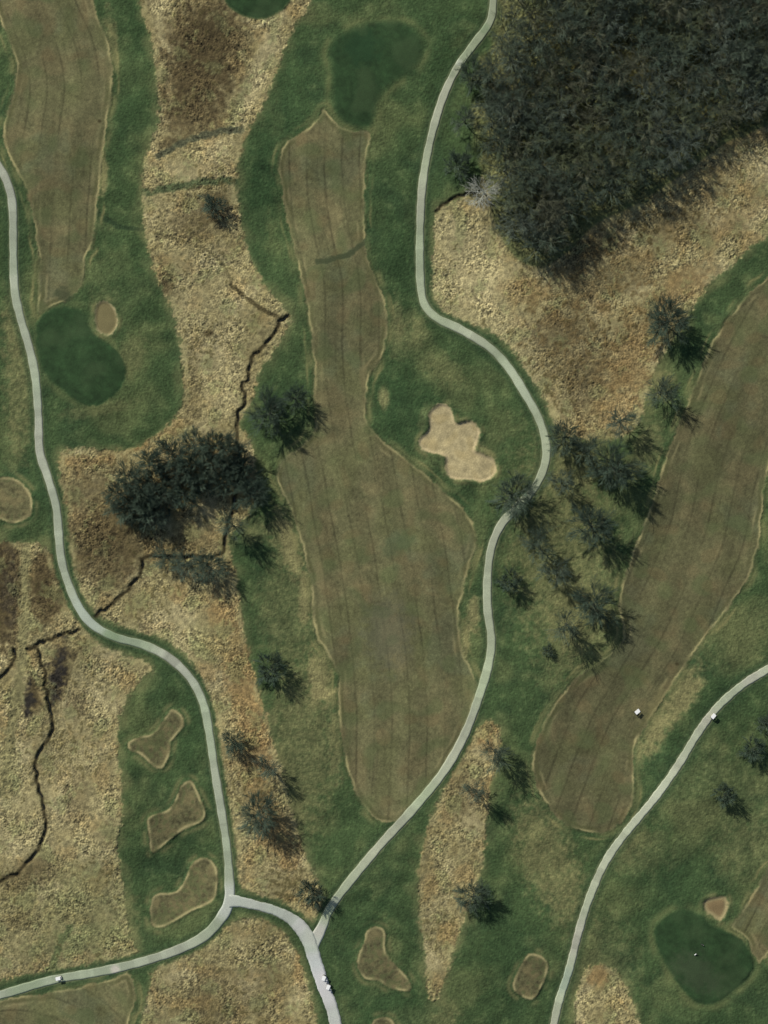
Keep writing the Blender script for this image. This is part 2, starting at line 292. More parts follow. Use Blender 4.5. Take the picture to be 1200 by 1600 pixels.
# fairways: dormant turf with mowing lines
fc = full((100, 99, 69))
fc = mix(fc, (93, 96, 63), ss(-.4, 1.5, n20+.4*n40)*.55)
fc = mix(fc, (110, 101, 71), ss(.1, 1.8, -n20+.5*n6)*.45)
fc = mix(fc, (84, 90, 66), ss(.6, 2, n40+.4*n6)*.5)
fc = fc*(1+.03*n1+.02*n1b+.025*n2+.03*nl+.03*n6)[..., None]
fc = fc*(1-.09*ss(2, -2, Fsd[2]))[..., None]
axes = [([-90,0,80,150,250,400,500],[40,62,92,100,88,78,74]), ([150,300,450,600,800,900,1100,1300],[512,508,535,538,572,590,612,606]),
        ([400,560,700,850,1000,1130,1250,1400],[1290,1195,1135,1098,1030,955,905,850]), ([1500,1760],[120,170]), ([1300,1520],[1245,1130])]
sp = [27, 27.5, 29, 30, 24]
ws = noise(30, 51)
for k, (yy, xx) in enumerate(axes):
    cs = smooth(np.array(list(zip(yy, xx)), float), False, 8)
    f = np.interp(gy, cs[:, 0], cs[:, 1]); sl_ = np.gradient(f, gy); u = (PX-f[:, None])/np.sqrt(1+sl_**2)[:, None]
    if k == 3:
        u = np.sqrt((PX-20)**2+(PY-1760)**2)
    u = u+ws*.5
    m = ss(2, -1, Fsd[k])
    ph = u/sp[k]; fr = np.abs(ph-np.round(ph))*sp[k]
    ln = ss(2.9, .2, fr+nb*.3)*np.clip(.7+.35*noise(40, 60+k), 0.15, 1)
    fr2 = np.abs(ph*2.5-np.round(ph*2.5))*sp[k]/2.5
    ln2 = ss(2.2, .2, fr2)*np.clip(.15+.35*noise(18, 70+k), 0, .7)
    band = np.sin(ph*math.pi)
    g = 1-.16*ln-.10*ln2+.05*band
    fc = fc*(1+(g-1)*m)[..., None]
sF = sdF+n_edge*.5+np.clip(n_edge2, -1, 1.5)*.9
rim = np.exp(-((sF+2.2)/1.9)**2)*np.clip(.6+.5*noise(14, 81), .08, 1.1)
rim_out = np.exp(-((sF-9.5)/2.2)**2)*np.clip(.1+.6*noise(18, 86), 0, 1)
rim_in = np.exp(-((sF+7)/2.4)**2)*np.clip(.35+.5*noise(20, 82), 0, 1)
fc = mix(fc, (156, 149, 104), rim*.9)
fc = mix(fc, (78, 80, 50), rim_in*.6)
fc = mix(fc, (136, 130, 92), np.exp(-((sF+12)/2)**2)*np.clip(-.1+.6*noise(16, 83), 0, 1)*.6)
fc = mix(fc, (80, 92, 58), ss(.4, 1.8, noise(15, 87))*.4)
fc = mix(fc, (114, 96, 66), ss(.8, 2.0, noise(13, 88))*.22)
fc = mix(fc, (62, 70, 48), stripe([(498,410),(530,403),(550,394),(575,374),(606,350)], 4.5)*.85)
fc = mix(fc, (134, 124, 88), blob(567,585,6,24,0)*.5)
fc = mix(fc, (134, 124, 88), blob(500,900,7,34,-6)*.45)
fc = mix(fc, (80, 92, 64), blob(620,850,30,16,-30)*.5)
fc = mix(fc, (90, 92, 76), blob(605,990,40,60,0)*.4)
fc = mix(fc, (132, 124, 84), blob(1035,1105,24,40,35)*.5)
fc = mix(fc, (60, 56, 36), blob(155,190,3,3,0)*.8+blob(1057,1037,4,3,0)*.8)
col = mix(col, (112, 112, 74), np.exp(-((sF-5)/5)**2)*np.clip(.2+.6*noise(16, 84), 0, 1)*.7*(1-wM))
col = mix(col, (128, 124, 82), rim_out*.75*(1-wM))
col = mix(col, (66, 72, 44), np.exp(-((sF-2.2)/1.2)**2)*np.clip(.4+.5*noise(12, 85), 0, 1)*.6*(1-wM))  # thin dark line outside the fairway: shade of the cut height, painted in
col = col*(1-wF[..., None])+fc*wF[..., None]
col = mix(col, (58, 66, 46), blob(98,460,16,14,0)*.7)

# greens with a pale collar
gc = full((44, 65, 39))*(1+.025*n1b+.035*nl+.04*n6)[..., None]
gst = np.sin(((PX*.86-PY*.5))/5.5); gc = gc*(1+.03*gst*np.clip(.4+noise(20, 90), 0, 1))[..., None]
gc = mix(gc, (60, 76, 49), ss(-.3, 1.8, n20+n6*.4)*.5)
gc = mix(gc, (68, 76, 56), blob(1090,1520,46,26,40)*.5)
gc = mix(gc, (34, 60, 38), blob(565,75,30,26,0)*.5)
collar = np.exp(-((sdG-7)/6)**2)*np.clip(.6+.5*noise(12, 91), 0, 1)
col = mix(col, (100, 106, 68), collar*.6*(1-wF)*(1-wM))
col = col*(1-wG[..., None])+gc*wG[..., None]

# tees (dormant) with a pale rim, sand
tc = full((94, 92, 64))*(1+.04*n1+.05*n2+.06*nl+.05*n6)[..., None]
tc = mix(tc, (108, 100, 70), ss(-.3, 1.5, n6)*.6)
tc = mix(tc, (80, 88, 56), ss(-.1, 1.6, n20+nl)*.6)
tc = mix(tc, (124, 116, 80), ss(.3, 1.8, noise(4, 95)+.4*n6)*.4)
tc = mix(tc, (154, 146, 104), np.exp(-((sdT+2.2)/2.4)**2)*np.clip(.75+.5*noise(8, 92), .15, 1))
col = mix(col, (104, 106, 70), np.exp(-((sdT-6)/4)**2)*np.clip(.5+.6*noise(9, 93), 0, 1)*.8)
col = col*(1-wT[..., None])+tc*wT[..., None]
bc = full((168, 156, 117))*(1+.04*n6)[..., None]*(1+.03*n1b+.03*nl)[..., None]
bc = mix(bc, (146, 132, 92), ss(0, 1.5, n6)*.5)
bc = mix(bc, (174, 160, 124), np.exp(-((sdB+2.5)/2.5)**2)*.6)
bc = mix(bc, (108, 102, 70), ss(1, -4, Bsd[1])*.95)
bc = mix(bc, (140, 130, 94), ss(6, 0, Bsd[2])*.9)
bc = mix(bc, (112, 96, 68), ss(-3, -9, Bsd[2])*.8)
col = mix(col, (120, 116, 78), np.exp(-((sdB-4)/4)**2)*np.clip(.4+.5*noise(9, 94), 0, 1)*.6)
col = col*(1-wB[..., None])+bc*wB[..., None]
# bare mud in the stream cuts, crumbs of gravel beside the paths
col = mix(col, (46, 42, 27), np.exp(-(dS/2.7)**2)*ss(7, 9, dP))
col = mix(col, (118, 112, 80), np.exp(-((dS-7)/2.5)**2)*.25*wM)
col = mix(col, (112, 116, 86), ss(9.5, 7.5, dP+nb*.6)*.5)
col = col*(1+.035*nf)[..., None]
ALB = lin(np.clip(col, 4, 250))/GAIN

# ------------------------------------------------------------------ materials
def ground_material(name, rough=.95, detail=.10, bump=.25):
    m = bpy.data.materials.new(name); m.use_nodes = True; t = m.node_tree; b = t.nodes["Principled BSDF"]
    b.inputs["Roughness"].default_value = rough; b.inputs["Specular IOR Level"].default_value = .12
    a = t.nodes.new("ShaderNodeAttribute"); a.attribute_name = "surface"
    n = t.nodes.new("ShaderNodeTexNoise"); n.inputs["Scale"].default_value = 3.0; n.inputs["Detail"].default_value = 6
    tc_ = t.nodes.new("ShaderNodeTexCoord"); t.links.new(tc_.outputs["Object"], n.inputs["Vector"])
    mr = t.nodes.new("ShaderNodeMapRange"); mr.inputs[3].default_value = 1-detail; mr.inputs[4].default_value = 1+detail
    mr.inputs[1].default_value = .3; mr.inputs[2].default_value = .7
    t.links.new(n.outputs["Fac"], mr.inputs[0])
    n2_ = t.nodes.new("ShaderNodeTexNoise"); n2_.inputs["Scale"].default_value = .035; n2_.inputs["Detail"].default_value = 5
    t.links.new(tc_.outputs["Object"], n2_.inputs["Vector"])
    m2 = t.nodes.new("ShaderNodeMapRange"); m2.inputs[1].default_value = .3; m2.inputs[2].default_value = .7; m2.inputs[3].default_value = .93; m2.inputs[4].default_value = 1.07
    mm = t.nodes.new("ShaderNodeMath"); mm.operation = 'MULTIPLY'
    t.links.new(n2_.outputs["Fac"], m2.inputs[0]); t.links.new(m2.outputs[0], mm.inputs[0]); t.links.new(mr.outputs[0], mm.inputs[1])
    v = t.nodes.new("ShaderNodeVectorMath"); v.operation = 'SCALE'
    t.links.new(a.outputs["Color"], v.inputs[0]); t.links.new(mm.outputs[0], v.inputs["Scale"])
    t.links.new(v.outputs[0], b.inputs["Base Color"])
    bp = t.nodes.new("ShaderNodeBump"); bp.inputs["Strength"].default_value = bump; bp.inputs["Distance"].default_value = .12
    t.links.new(n.outputs["Fac"], bp.inputs["Height"]); t.links.new(bp.outputs[0], b.inputs["Normal"])
    return m
def plain(name, c, rough=.7, var=.0, scale=3., metal=0.):
    m = bpy.data.materials.new(name); m.use_nodes = True; t = m.node_tree; b = t.nodes["Principled BSDF"]
    b.inputs["Roughness"].default_value = rough; b.inputs["Metallic"].default_value = metal
    n = t.nodes.new("ShaderNodeTexNoise"); n.inputs["Scale"].default_value = scale
    r = t.nodes.new("ShaderNodeMix"); r.data_type = 'RGBA'
    tc_ = t.nodes.new("ShaderNodeTexCoord"); t.links.new(tc_.outputs["Object"], n.inputs["Vector"])
    r.inputs[6].default_value = (*[x*(1-var) for x in c], 1); r.inputs[7].default_value = (*[min(1, x*(1+var)) for x in c], 1)
    t.links.new(n.outputs["Fac"], r.inputs[0]); t.links.new(r.outputs[2], b.inputs["Base Color"])
    return m
M_turf = ground_material("turf"); M_sand = ground_material("sand", .95, .05, .15); M_path = ground_material("worn_concrete", .9, .16, .1)
M_green = ground_material("close_mown_turf", .9, .04, .05)

# ------------------------------------------------------------------ cut the ground into its surfaces
ci = (slice(0, -1), slice(0, -1))
def cell(F): return (F[:-1, :-1]+F[1:, 1:]+F[1:, :-1]+F[:-1, 1:])*.25
cls = np.zeros((NY-1, NX-1), np.int32)
names = {0: "ground"}
cls[cell(sdMe) < 0] = 1
cls[cell(sdW) < 0] = 2
nid = 3; ids = {}
for key, arr, thr in (("F", Fsd, 0), ("G", Gsd, 0), ("T", Tsd, 0), ("B", Bsd, 0)):
    for k, F in enumerate(arr):
        cls[cell(F) < thr] = nid; ids[nid] = (key, k); nid += 1
vid = np.arange(NX*NY).reshape(NY, NX)
q = np.stack([vid[1:, :-1], vid[1:, 1:], vid[:-1, 1:], vid[:-1, :-1]], -1)      # counter-clockwise seen from above
VX = ((PX-600)*S).ravel(); VY = ((800-PY)*S).ravel(); VZ = H.ravel()
AL = ALB.reshape(-1, 3)
def mesh_from(name, verts, quads, color, mat):
    me = bpy.data.meshes.new(name)
    me.vertices.add(len(verts)); me.vertices.foreach_set("co", verts.astype(np.float32).ravel())
    me.loops.add(quads.size); me.loops.foreach_set("vertex_index", quads.astype(np.int32).ravel())
    n = len(quads); k = quads.shape[1]
    me.polygons.add(n); me.polygons.foreach_set("loop_start", np.arange(0, n*k, k, dtype=np.int32))
    me.update(calc_edges=True)
    if color is not None:
        at = me.attributes.new("surface", 'FLOAT_COLOR', 'POINT')
        c4 = np.ones((len(verts), 4), np.float32); c4[:, :3] = color; at.data.foreach_set("color", c4.ravel())
    me.materials.append(mat)
    return me
def cut(k):
    f = q[cls == k]; u, inv = np.unique(f, return_inverse=True); inv = inv.reshape(f.shape)
    return np.stack([VX[u], VY[u], VZ[u]], 1), inv, AL[u]
def ground_obj(name, k, mat, label, cat):
    v, f, c = cut(k)
    if not len(f): return
    o = bpy.data.objects.new(name, mesh_from(name, v, f, c, mat)); C.objects.link(o)
    return tag(o, label, cat, kind="structure")
# the rough grass, continued out to the horizon
v, f, c = cut(0)
ax0, ax1, ay1, ay0 = (gx[0]-600)*S, (gx[-1]-600)*S, (800-gy[0])*S, (800-gy[-1])*S
R_ = 6000.
rv = np.array([(ax0, ay0, 0), (ax1, ay0, 0), (ax1, ay1, 0), (ax0, ay1, 0), (-R_, -R_, 0), (R_, -R_, 0), (R_, R_, 0), (-R_, R_, 0)], float)
rf = np.array([(4, 5, 1, 0), (5, 6, 2, 1), (6, 7, 3, 2), (7, 4, 0, 3)])+len(v)
rc = np.tile(lin((70, 88, 56))/GAIN, (8, 1))
o = bpy.data.objects.new("ground", mesh_from("ground", np.vstack([v, rv]), np.vstack([f, rf]), np.vstack([c, rc]), M_turf)); C.objects.link(o)
tag(o, "patchy green rough grass that fills the land between fairways and meadows", "grass", kind="structure")
ground_obj("meadow", 1, M_turf, "dry tan tussock meadow lying between the mown parts of the course", "meadow")
ground_obj("wood_floor", 2, M_turf, "brown leaf litter under the bare trees of the dark wood", "ground")
LAB = {
 ("F",0): ("fairway", "brown fairway at the upper left, ending at the round green", "fairway"),
 ("F",1): ("fairway", "long brown fairway down the middle, narrow at top and wide at bottom", "fairway"),
 ("F",2): ("fairway", "brown striped fairway slanting down beside the belt of trees", "fairway"),
 ("F",3): ("fairway", "brown fairway with curved mowing lines at the lower left corner", "fairway"),
 ("F",4): ("fairway", "short end of a tan fairway touching the lower right green", "fairway"),
 ("G",0): ("putting_green", "dark kidney shaped green above the middle fairway", "putting green"),
 ("G",1): ("putting_green", "dark rounded green beside the left path", "putting green"),
 ("G",2): ("putting_green", "dark green at the lower right with a golf bag on it", "putting green"),
 ("G",3): ("putting_green", "green cut off by the top of the picture above the meadow", "putting green"),
 ("T",0): ("tee", "topmost of three brown lobed tees inside the left path's bend", "tee"),
 ("T",1): ("tee", "middle one of three brown lobed tees inside the left path's bend", "tee"),
 ("T",2): ("tee", "lowest of three brown lobed tees, closest to the path fork", "tee"),
 ("T",3): ("tee", "brown bean shaped tee right of the two queued golf carts", "tee"),
 ("T",4): ("tee", "small oval brown tee just left of the right path", "tee"),
 ("T",5): ("tee", "brown tee cut off by the bottom of the picture", "tee"),
 ("T",6): ("tee", "round brown tee at the left edge of the picture", "tee"),
 ("B",0): ("sand_bunker", "pale cloverleaf sand bunker inside the middle path's bend", "bunker"),
 ("B",1): ("sand_bunker", "small oval brown bunker above the left green", "bunker"),
 ("B",2): ("sand_bunker", "tiny heart shaped bunker above the lower right green", "bunker"),
}
for k, key in ids.items():
    n_, l_, c_ = LAB[key]
    ground_obj(n_, k, {"F": M_turf, "G": M_green, "T": M_turf, "B": M_sand}[key[0]], l_, c_)

def hz(px, py, F=None):
    F = H if F is None else F
    fx = np.clip((np.asarray(px, float)-X0)/D, 0, NX-1.001); fy = np.clip((np.asarray(py, float)-Y0)/D, 0, NY-1.001)
    i = fx.astype(int); j = fy.astype(int); a = fx-i; b = fy-j
    return F[j, i]*(1-a)*(1-b)+F[j, i+1]*a*(1-b)+F[j+1, i]*(1-a)*b+F[j+1, i+1]*a*b

# ------------------------------------------------------------------ paths and streams
def resample(p, step):
    s = np.r_[0, np.cumsum(np.hypot(*np.diff(p, axis=0).T))]; n = int(s[-1]/step)+1
    t = np.linspace(0, s[-1], n); return np.stack([np.interp(t, s, p[:, 0]), np.interp(t, s, p[:, 1])], 1), t
def ribbon(name, pts, half, z_off, mat, color_fn, label, cat, F, sides=True, skirt=.25, nacross=6):
    p, t = resample(pts, 2.0)
    tg = np.gradient(p, axis=0); tg /= np.hypot(tg[:, 0], tg[:, 1])[:, None]; nr = np.stack([-tg[:, 1], tg[:, 0]], 1)
    hw = half(t/t[-1])[:, None]
    a = np.linspace(-1, 1, nacross+1)
    P = p[:, None, :]+nr[:, None, :]*(a[None, :, None]*hw[..., None])
    Z = hz(P[..., 0], P[..., 1], F)+z_off
    if sides:
        P = np.concatenate([P[:, :1], P, P[:, -1:]], 1); Z = np.concatenate([Z[:, :1]-skirt, Z, Z[:, -1:]-skirt], 1)
        a = np.r_[-1, a, 1]
    m = P.shape[1]; n = len(p)
    vi = np.arange(n*m).reshape(n, m)
    qd = np.stack([vi[:-1, :-1], vi[:-1, 1:], vi[1:, 1:], vi[1:, :-1]], -1).reshape(-1, 4)
    vv = np.stack([(P[..., 0]-600)*S, (800-P[..., 1])*S, Z], -1).reshape(-1, 3)
    e1 = vv[qd[0, 1]]-vv[qd[0, 0]]; mid = qd[len(qd)//2-(len(qd)//2) % (m-1)+(m-1)//2]
    nz = np.cross(vv[mid[1]]-vv[mid[0]], vv[mid[3]]-vv[mid[0]])[2]
    if nz < 0: qd = qd[:, ::-1]
    cc = color_fn(P, t, a).reshape(-1, 3)
    o = bpy.data.objects.new(name, mesh_from(name, vv, qd, cc, mat)); C.objects.link(o)
    return tag(o, label, cat, kind="structure")
def path_color(seed, base, specials=()):
    def fn(P, t, a):
        r = np.random.default_rng(seed); k = (t/22).astype(int)
        lum = r.normal(0, .03, k.max()+2)[k]+np.interp(t/7, np.arange(int(t[-1]/7)+2), r.normal(0, .022, int(t[-1]/7)+2))
        c = np.tile(np.array(base, float), P.shape[:2]+(1,))*(1+lum)[:, None, None]
        c = c*(1-.10*ss(.55, 1.0, np.abs(a)))[None, :, None]
        c = c+(np.array((-6, 4, -6.))*ss(-.6, .9, np.interp(t, np.linspace(0, t[-1], 24), r.normal(0, 1, 24))))[...][:, None, :] if False else c
        g = np.interp(t, np.linspace(0, t[-1], 30), r.normal(0, 1, 30))
        c = c+np.clip(g, -1, 1)[:, None, None]*np.array((-2.5, 1, -3.))
        for (x, y, rad, cc, w) in specials:
            d = np.hypot(P[..., 0]-x, P[..., 1]-y); wt = ss(rad, rad*.4, d)*w
            c = c+(np.array(cc, float)-c)*wt[..., None]
        return lin(np.clip(c, 5, 250))/GAIN
    return fn
PL = ["pale path winding down the left side and turning to the lower left corner",
      "broad whitish path from the left fork to the bottom with two golf carts",
      "pale path curving past the wood and along the middle fairway",
      "pale path crossing the lower right between fairway and green"]
SPEC = [[(21,440,16,(178,184,162),.6),(140,960,50,(168,180,166),.6),(175,995,20,(120,140,106),.6),(358,1410,40,(170,176,164),1),(180,1515,10,(186,180,168),.8),(40,1545,40,(128,144,112),.5),(345,1255,14,(140,148,128),.4),(215,1008,30,(140,154,124),.4)],
        [(358,1410,40,(170,176,164),1),(494,1462,26,(170,175,162),1),(490,1520,40,(180,186,182),.8),(420,1420,60,(160,170,150),.4),(510,1540,40,(196,194,194),.7)],
        [(717,98,8,(186,192,172),.8),(757,45,12,(126,144,112),.7),(706,116,8,(120,134,108),.5),(525,1408,12,(140,146,140),.4),(764,930,26,(172,180,152),.5),(815,600,60,(172,180,160),.4),(495,1470,44,(170,175,162),1),(498,1455,14,(176,172,160),.5),(700,1190,60,(176,178,156),.5)],  # darker spots beside the pale patch and above the junction: tree shadows painted in
        [(1020,1250,60,(182,188,164),.5),(960,1330,30,(176,184,160),.4),(878,1530,30,(150,168,150),.5)]]
BASE = [(154,162,140),(172,178,167),(156,164,138),(168,173,149)]
order = [.05, .09, .07, .05]
for k, (pts, wd) in enumerate(PATHS):
    w_ = np.array(wd)
    ribbon("path", smooth(pts, False, 8), lambda u, w_=w_: np.interp(u, w_[:, 0], w_[:, 1])+.3*np.sin(u*90)+.25*np.sin(u*231)+.2*np.sin(u*517+1), order[k], M_path, path_color(40+k, BASE[k], SPEC[k]), PL[k], "path", Hbase)
M_water = plain("dark_stream_water", (.012, .013, .009), .15, .3, .6)
SLB = ["narrow dark brook winding through the tan meadow and past the tree clump", "short dark brook below the left path's bridge",
       "long thin dark brook running down the lower left meadow", "short brook at the left edge beside the straight track", "short dark brook at the corner of the wood"]
for k, p in enumerate(STR):
    ribbon("stream", p, lambda u: .8+.3*np.sin(u*40)+.2*np.sin(u*97), -.62, M_water, lambda P, t, a: np.zeros(P.shape[:2]+(3,))+.02, SLB[k], "stream", Hbase, sides=False, nacross=2)

# ------------------------------------------------------------------ trees: bare, fine-twigged, early spring
def tubes(segs, name, mat, sides=3):
    """segs: list of (p, q, r0, r1); joined into one mesh"""
    A = np.array([s[0] for s in segs]); B = np.array([s[1] for s in segs]); r0 = np.array([s[2] for s in segs]); r1 = np.array([s[3] for s in segs])
    d = B-A; d /= np.linalg.norm(d, axis=1)[:, None]+1e-9
    ref = np.where(np.abs(d[:, 2:3]) > .9, np.array([[1., 0, 0]]), np.array([[0, 0, 1.]]))
    u = np.cross(d, ref); u /= np.linalg.norm(u, axis=1)[:, None]; w = np.cross(d, u)
    vs = []
    for k in range(sides):
        a = 2*math.pi*k/sides; o_ = u*math.cos(a)+w*math.sin(a)
        vs.append(A+o_*r0[:, None]); vs.append(B+o_*r1[:, None])
    V = np.stack(vs, 1); n = len(segs); m = 2*sides
    base = (np.arange(n)*m)[:, None]
    F = []
    for k in range(sides):
        k2 = (k+1) % sides; F.append(base+np.array([2*k, 2*k2, 2*k2+1, 2*k+1]))
    F = np.stack(F, 1).reshape(-1, 4)
    me = mesh_from(name, V.reshape(-1, 3), F, None, mat)
    return me
def rot_dir(d, ang, az):
    d = d/np.linalg.norm(d); ref = np.array([0, 0, 1.]) if abs(d[2]) < .9 else np.array([1., 0, 0])
    u = np.cross(d, ref); u /= np.linalg.norm(u); w = np.cross(d, u)
    return d*math.cos(ang)+(u*math.cos(az)+w*math.sin(az))*math.sin(ang)
def tree_meshes(seed, h, R, nl_, dens, bark, twig, twr=.05, trunk_frac=.28, lean=.06):
    r = random.Random(seed); nr = np.random.default_rng(seed)
    big, small = [], []
    tr = h*.020+.05
    top = np.array([r.uniform(-1, 1)*h*lean, r.uniform(-1, 1)*h*lean, h*trunk_frac])
    big.append((np.array([0, 0, -.3]), np.array([0, 0, .5]), tr*1.6, tr*1.15)); big.append((np.array([0, 0, .5]), top, tr*1.15, tr*.85))
    lead = top+np.array([r.uniform(-1, 1)*h*.05, r.uniform(-1, 1)*h*.05, h*.42])
    big.append((top, lead, tr*.8, tr*.35))
    def grow(p, d, L, rad, lev):
        n = 3 if lev < 2 else 2
        a = p
        pts = [p]
        for i in range(n):
            d = d+nr.normal(0, .09, 3)+np.array([0, 0, .03]); d = d/np.linalg.norm(d)
            b = a+d*L/n
            (big if lev < 2 else small).append((a, b, rad*(1-i/n*.5), rad*(1-(i+1)/n*.5))); a = b; pts.append(b)
        if lev >= 3: return
        nc = [7, 6, int(round(4.5*dens))][lev]
        for i in range(nc):
            t = .3+.7*(i+r.random())/nc; k = min(int(t*n), n-1); q_ = pts[k]+(pts[k+1]-pts[k])*(t*n-k)
            dd = rot_dir(d, r.uniform(.3, .85) if lev < 1 else r.uniform(.2, .65), r.uniform(0, 2*math.pi))
            grow(q_, dd, L*r.uniform(.45, .74)*(1 if lev < 2 else .95), max(rad*.5, twr*.6) if lev < 1 else twr*(1 if lev == 1 else .62), lev+1)
    for i in range(nl_):
        f = i/nl_; base = top+(lead-top)*f*.9
        az = i*2.4+r.uniform(-.4, .4); el = math.radians(18+50*f+r.uniform(-8, 8))
        d = np.array([math.cos(az)*math.cos(el), math.sin(az)*math.cos(el), math.sin(el)])
        L = R*(1.0-.25*f)*r.uniform(.8, 1.12)/max(math.cos(el), .62)*.86
        grow(base, d, L, tr*.42, 0)
    grow(lead, np.array([0, 0, 1.]), h*.25, tr*.3, 0)
    t1 = tubes(big, "trunk", bark, 5); t2 = tubes(small, "crown", twig, 3)
    return t1, t2
bark = plain("grey_bark", (.07, .085, .058), .9, .3, 2); bark_pale = plain("pale_dead_bark", (.36, .38, .32), .8, .15, 2)
tw = [plain("grey_brown_twigs", (.092, .13, .086), .9, .35, .35), plain("olive_twigs", (.14, .17, .085), .9, .35, .35), plain("dark_twigs", (.050, .084, .054), .9, .35, .35), plain("brown_twigs", (.125, .135, .08), .9, .3, .35), plain("light_grey_twigs", (.115, .15, .112), .9, .25, .35), plain("moss_dark_twigs", (.066, .102, .066), .9, .3, .35)]
VAR = {}
def variant(kind, i):
    k = (kind, i)
    if k not in VAR:
        sd_ = {"wood": 100, "full": 200, "thin": 300, "dense": 400, "dead": 500}[kind]+i
        if kind == "wood": VAR[k] = (tree_meshes(sd_, 13, 5.2, 7, .9, bark, tw[[0, 1, 3, 5, 4, 0][i % 6]], .040), 13, 5.2)
        if kind == "full": VAR[k] = (tree_meshes(sd_, 14, 6.5, 15, 2.5, bark, tw[[2, 5, 2][i % 3]], .052, .14), 14, 6.5)
        if kind == "thin": VAR[k] = (tree_meshes(sd_, 13, 5, 11, 1.8, bark, tw[[5, 0][i % 2]], .042, .26), 13, 5.)
        if kind == "dense": VAR[k] = (tree_meshes(sd_, 8, 4.5, 13, 2.5, bark, tw[[2, 5][i % 2]], .046, .12), 8, 4.5)
        if kind == "dead": VAR[k] = (tree_meshes(sd_, 12, 6, 10, .7, bark_pale, bark_pale, .075, .2), 12, 6.)
    return VAR[k]
def tree(px, py, R, h, kind, i, label, group=None, name="bare_tree", cat="tree", rz=None, tilt=None):
    (t1, t2), h0, R0 = variant(kind, i)
    e = bpy.data.objects.new(name, None); C.objects.link(e); e.empty_display_size = .5
    x, y = W(px, py); e.location = (x, y, float(hz(px, py)))
    e.rotation_euler = (*(tilt or (0, 0)), random.uniform(0, 6.28) if rz is None else rz); e.scale = (R/R0, R/R0, h/h0)
    tag(e, label, cat, group)
    for n_, me in (("trunk", t1), ("crown", t2)):
        c_ = bpy.data.objects.new(n_, me); c_.parent = e; C.objects.link(c_)
    return e
random.seed(7)
LONE = [
 (1036,503,7.0,14.5,"full",0,"biggest lone bare tree, on the meadow edge beside the right fairway"),
 (1029,613,5.0,11,"thin",0,"bare tree directly below the biggest tree beside the right fairway"),
 (966,658,4.6,13.5,"thin",1,"slender bare tree at the lower right tip of the tan meadow"),
 (880,683,5.0,12.5,"full",1,"bare tree at the meadow's bottom edge nearest the path bend"),
 (958,732,7.0,14,"full",2,"large dark bare tree at the fairway edge, upper one of the belt"),
 (915,705,4.6,12,"thin",0,"bare tree between the path bend tree and the large dark one"),
 (876,754,4.2,10,"thin",1,"small thin bare tree just right of the path below its bend"),
 (797,776,6.3,12,"full",1,"bare tree whose crown and shadow cover the middle path"),
 (922,818,6.6,13.5,"full",0,"dark bare tree at the fairway edge, middle one of the belt"),
 (838,852,5.0,13.5,"thin",0,"thin grey bare tree lower right of the tree over the path"),
 (868,895,4.8,13,"thin",1,"thin grey bare tree in the middle of the belt, above the lowest pair"),
 (795,908,3.4,7,"dense",0,"low dark bushy tree standing close right of the middle path"),
 (927,945,6.3,13.5,"full",2,"dark bare tree at the fairway edge, lowest big one of the belt"),
 (884,975,4.8,14,"thin",0,"thin bare tree with a long trunk shadow at the belt's lower end"),
 (855,1016,1.8,3,"dense",1,"tiny dark bush below the tree belt"),
 (424,1044,4.6,8.5,"dense",0,"dark oval tree left of the middle fairway's notch"),
 (366,1156,3.6,7.5,"dense",1,"dark bushy tree right beside the left path"),
 (420,1198,3.8,9.5,"thin",1,"small bare tree on the turf edge above the big one by the left path"),
 (402,1272,6.2,12.5,"full",1,"large dark bare tree on the tan strip above the path fork"),
 (488,1392,4.0,7.5,"dense",0,"round dark tree whose shadow touches the path above the junction"),
 (773,1171,4.8,13,"thin",0,"bare tree at the top of the narrow tan strip"),
 (742,1233,3.6,12.5,"thin",1,"leaning thin tree with a sharp trunk shadow on the narrow tan strip"),
 (742,1399,5.0,11,"full",1,"bare tree at the right edge of the narrow tan strip"),
 (336,324,3.6,5,"dense",1,"single dark bush in the upper meadow below the green swale"),
 (1174,1170,3.6,6,"dense",0,"dark bush near the right edge below the right path"),
 (1196,1130,3.0,6,"dense",1,"bush cut off by the right edge of the picture"),
 (1130,1240,3.2,6.5,"dense",0,"dark bush standing alone in the rough right of the right path"),
 (422,645,6.0,13,"full",2,"large bare tree left of the middle fairway's waist"),
 (461,622,4.0,10,"full",0,"smaller bare tree whose twigs reach the middle fairway's waist"),
 (262,872,4.2,9,"thin",0,"leftmost of the grey bare trees along the brook below the clump"),
 (292,880,4.8,9,"thin",1,"middle one of the grey bare trees along the brook below the clump"),
 (325,884,4.8,10,"full",1,"rightmost of the grey bare trees along the brook below the clump"),
 (366,822,4.2,14,"thin",0,"tall thin tree at the clump's lower right with a long shadow"),
 (395,770,5.4,12,"full",0,"bare tree at the right end of the dark clump"),
 (716,262,4.2,8.5,"dense",1,"dark bushy tree between the path and the wood"),
 (727,192,4.0,13,"thin",1,"thin tree in front of the wood with a long trunk shadow on grass"),
 (738,125,4.6,12,"full",1,"bare tree at the wood's left edge beside the path's pale spot"),
]
for t_ in LONE:
    t_ = list(t_); t_[3] *= .80
    nm = "bush" if t_[3] <= 5.25 else "bare_tree"
    tree(t_[0], t_[1], t_[2], t_[3], t_[4], t_[5], t_[6], name=nm, cat="bush" if nm == "bush" else "tree", group="trees and bushes dotted along the fairways")
tree(757, 303, 5.4, 10, "dead", 0, "dead tree with white branches at the lower left corner of the wood", name="dead_tree")
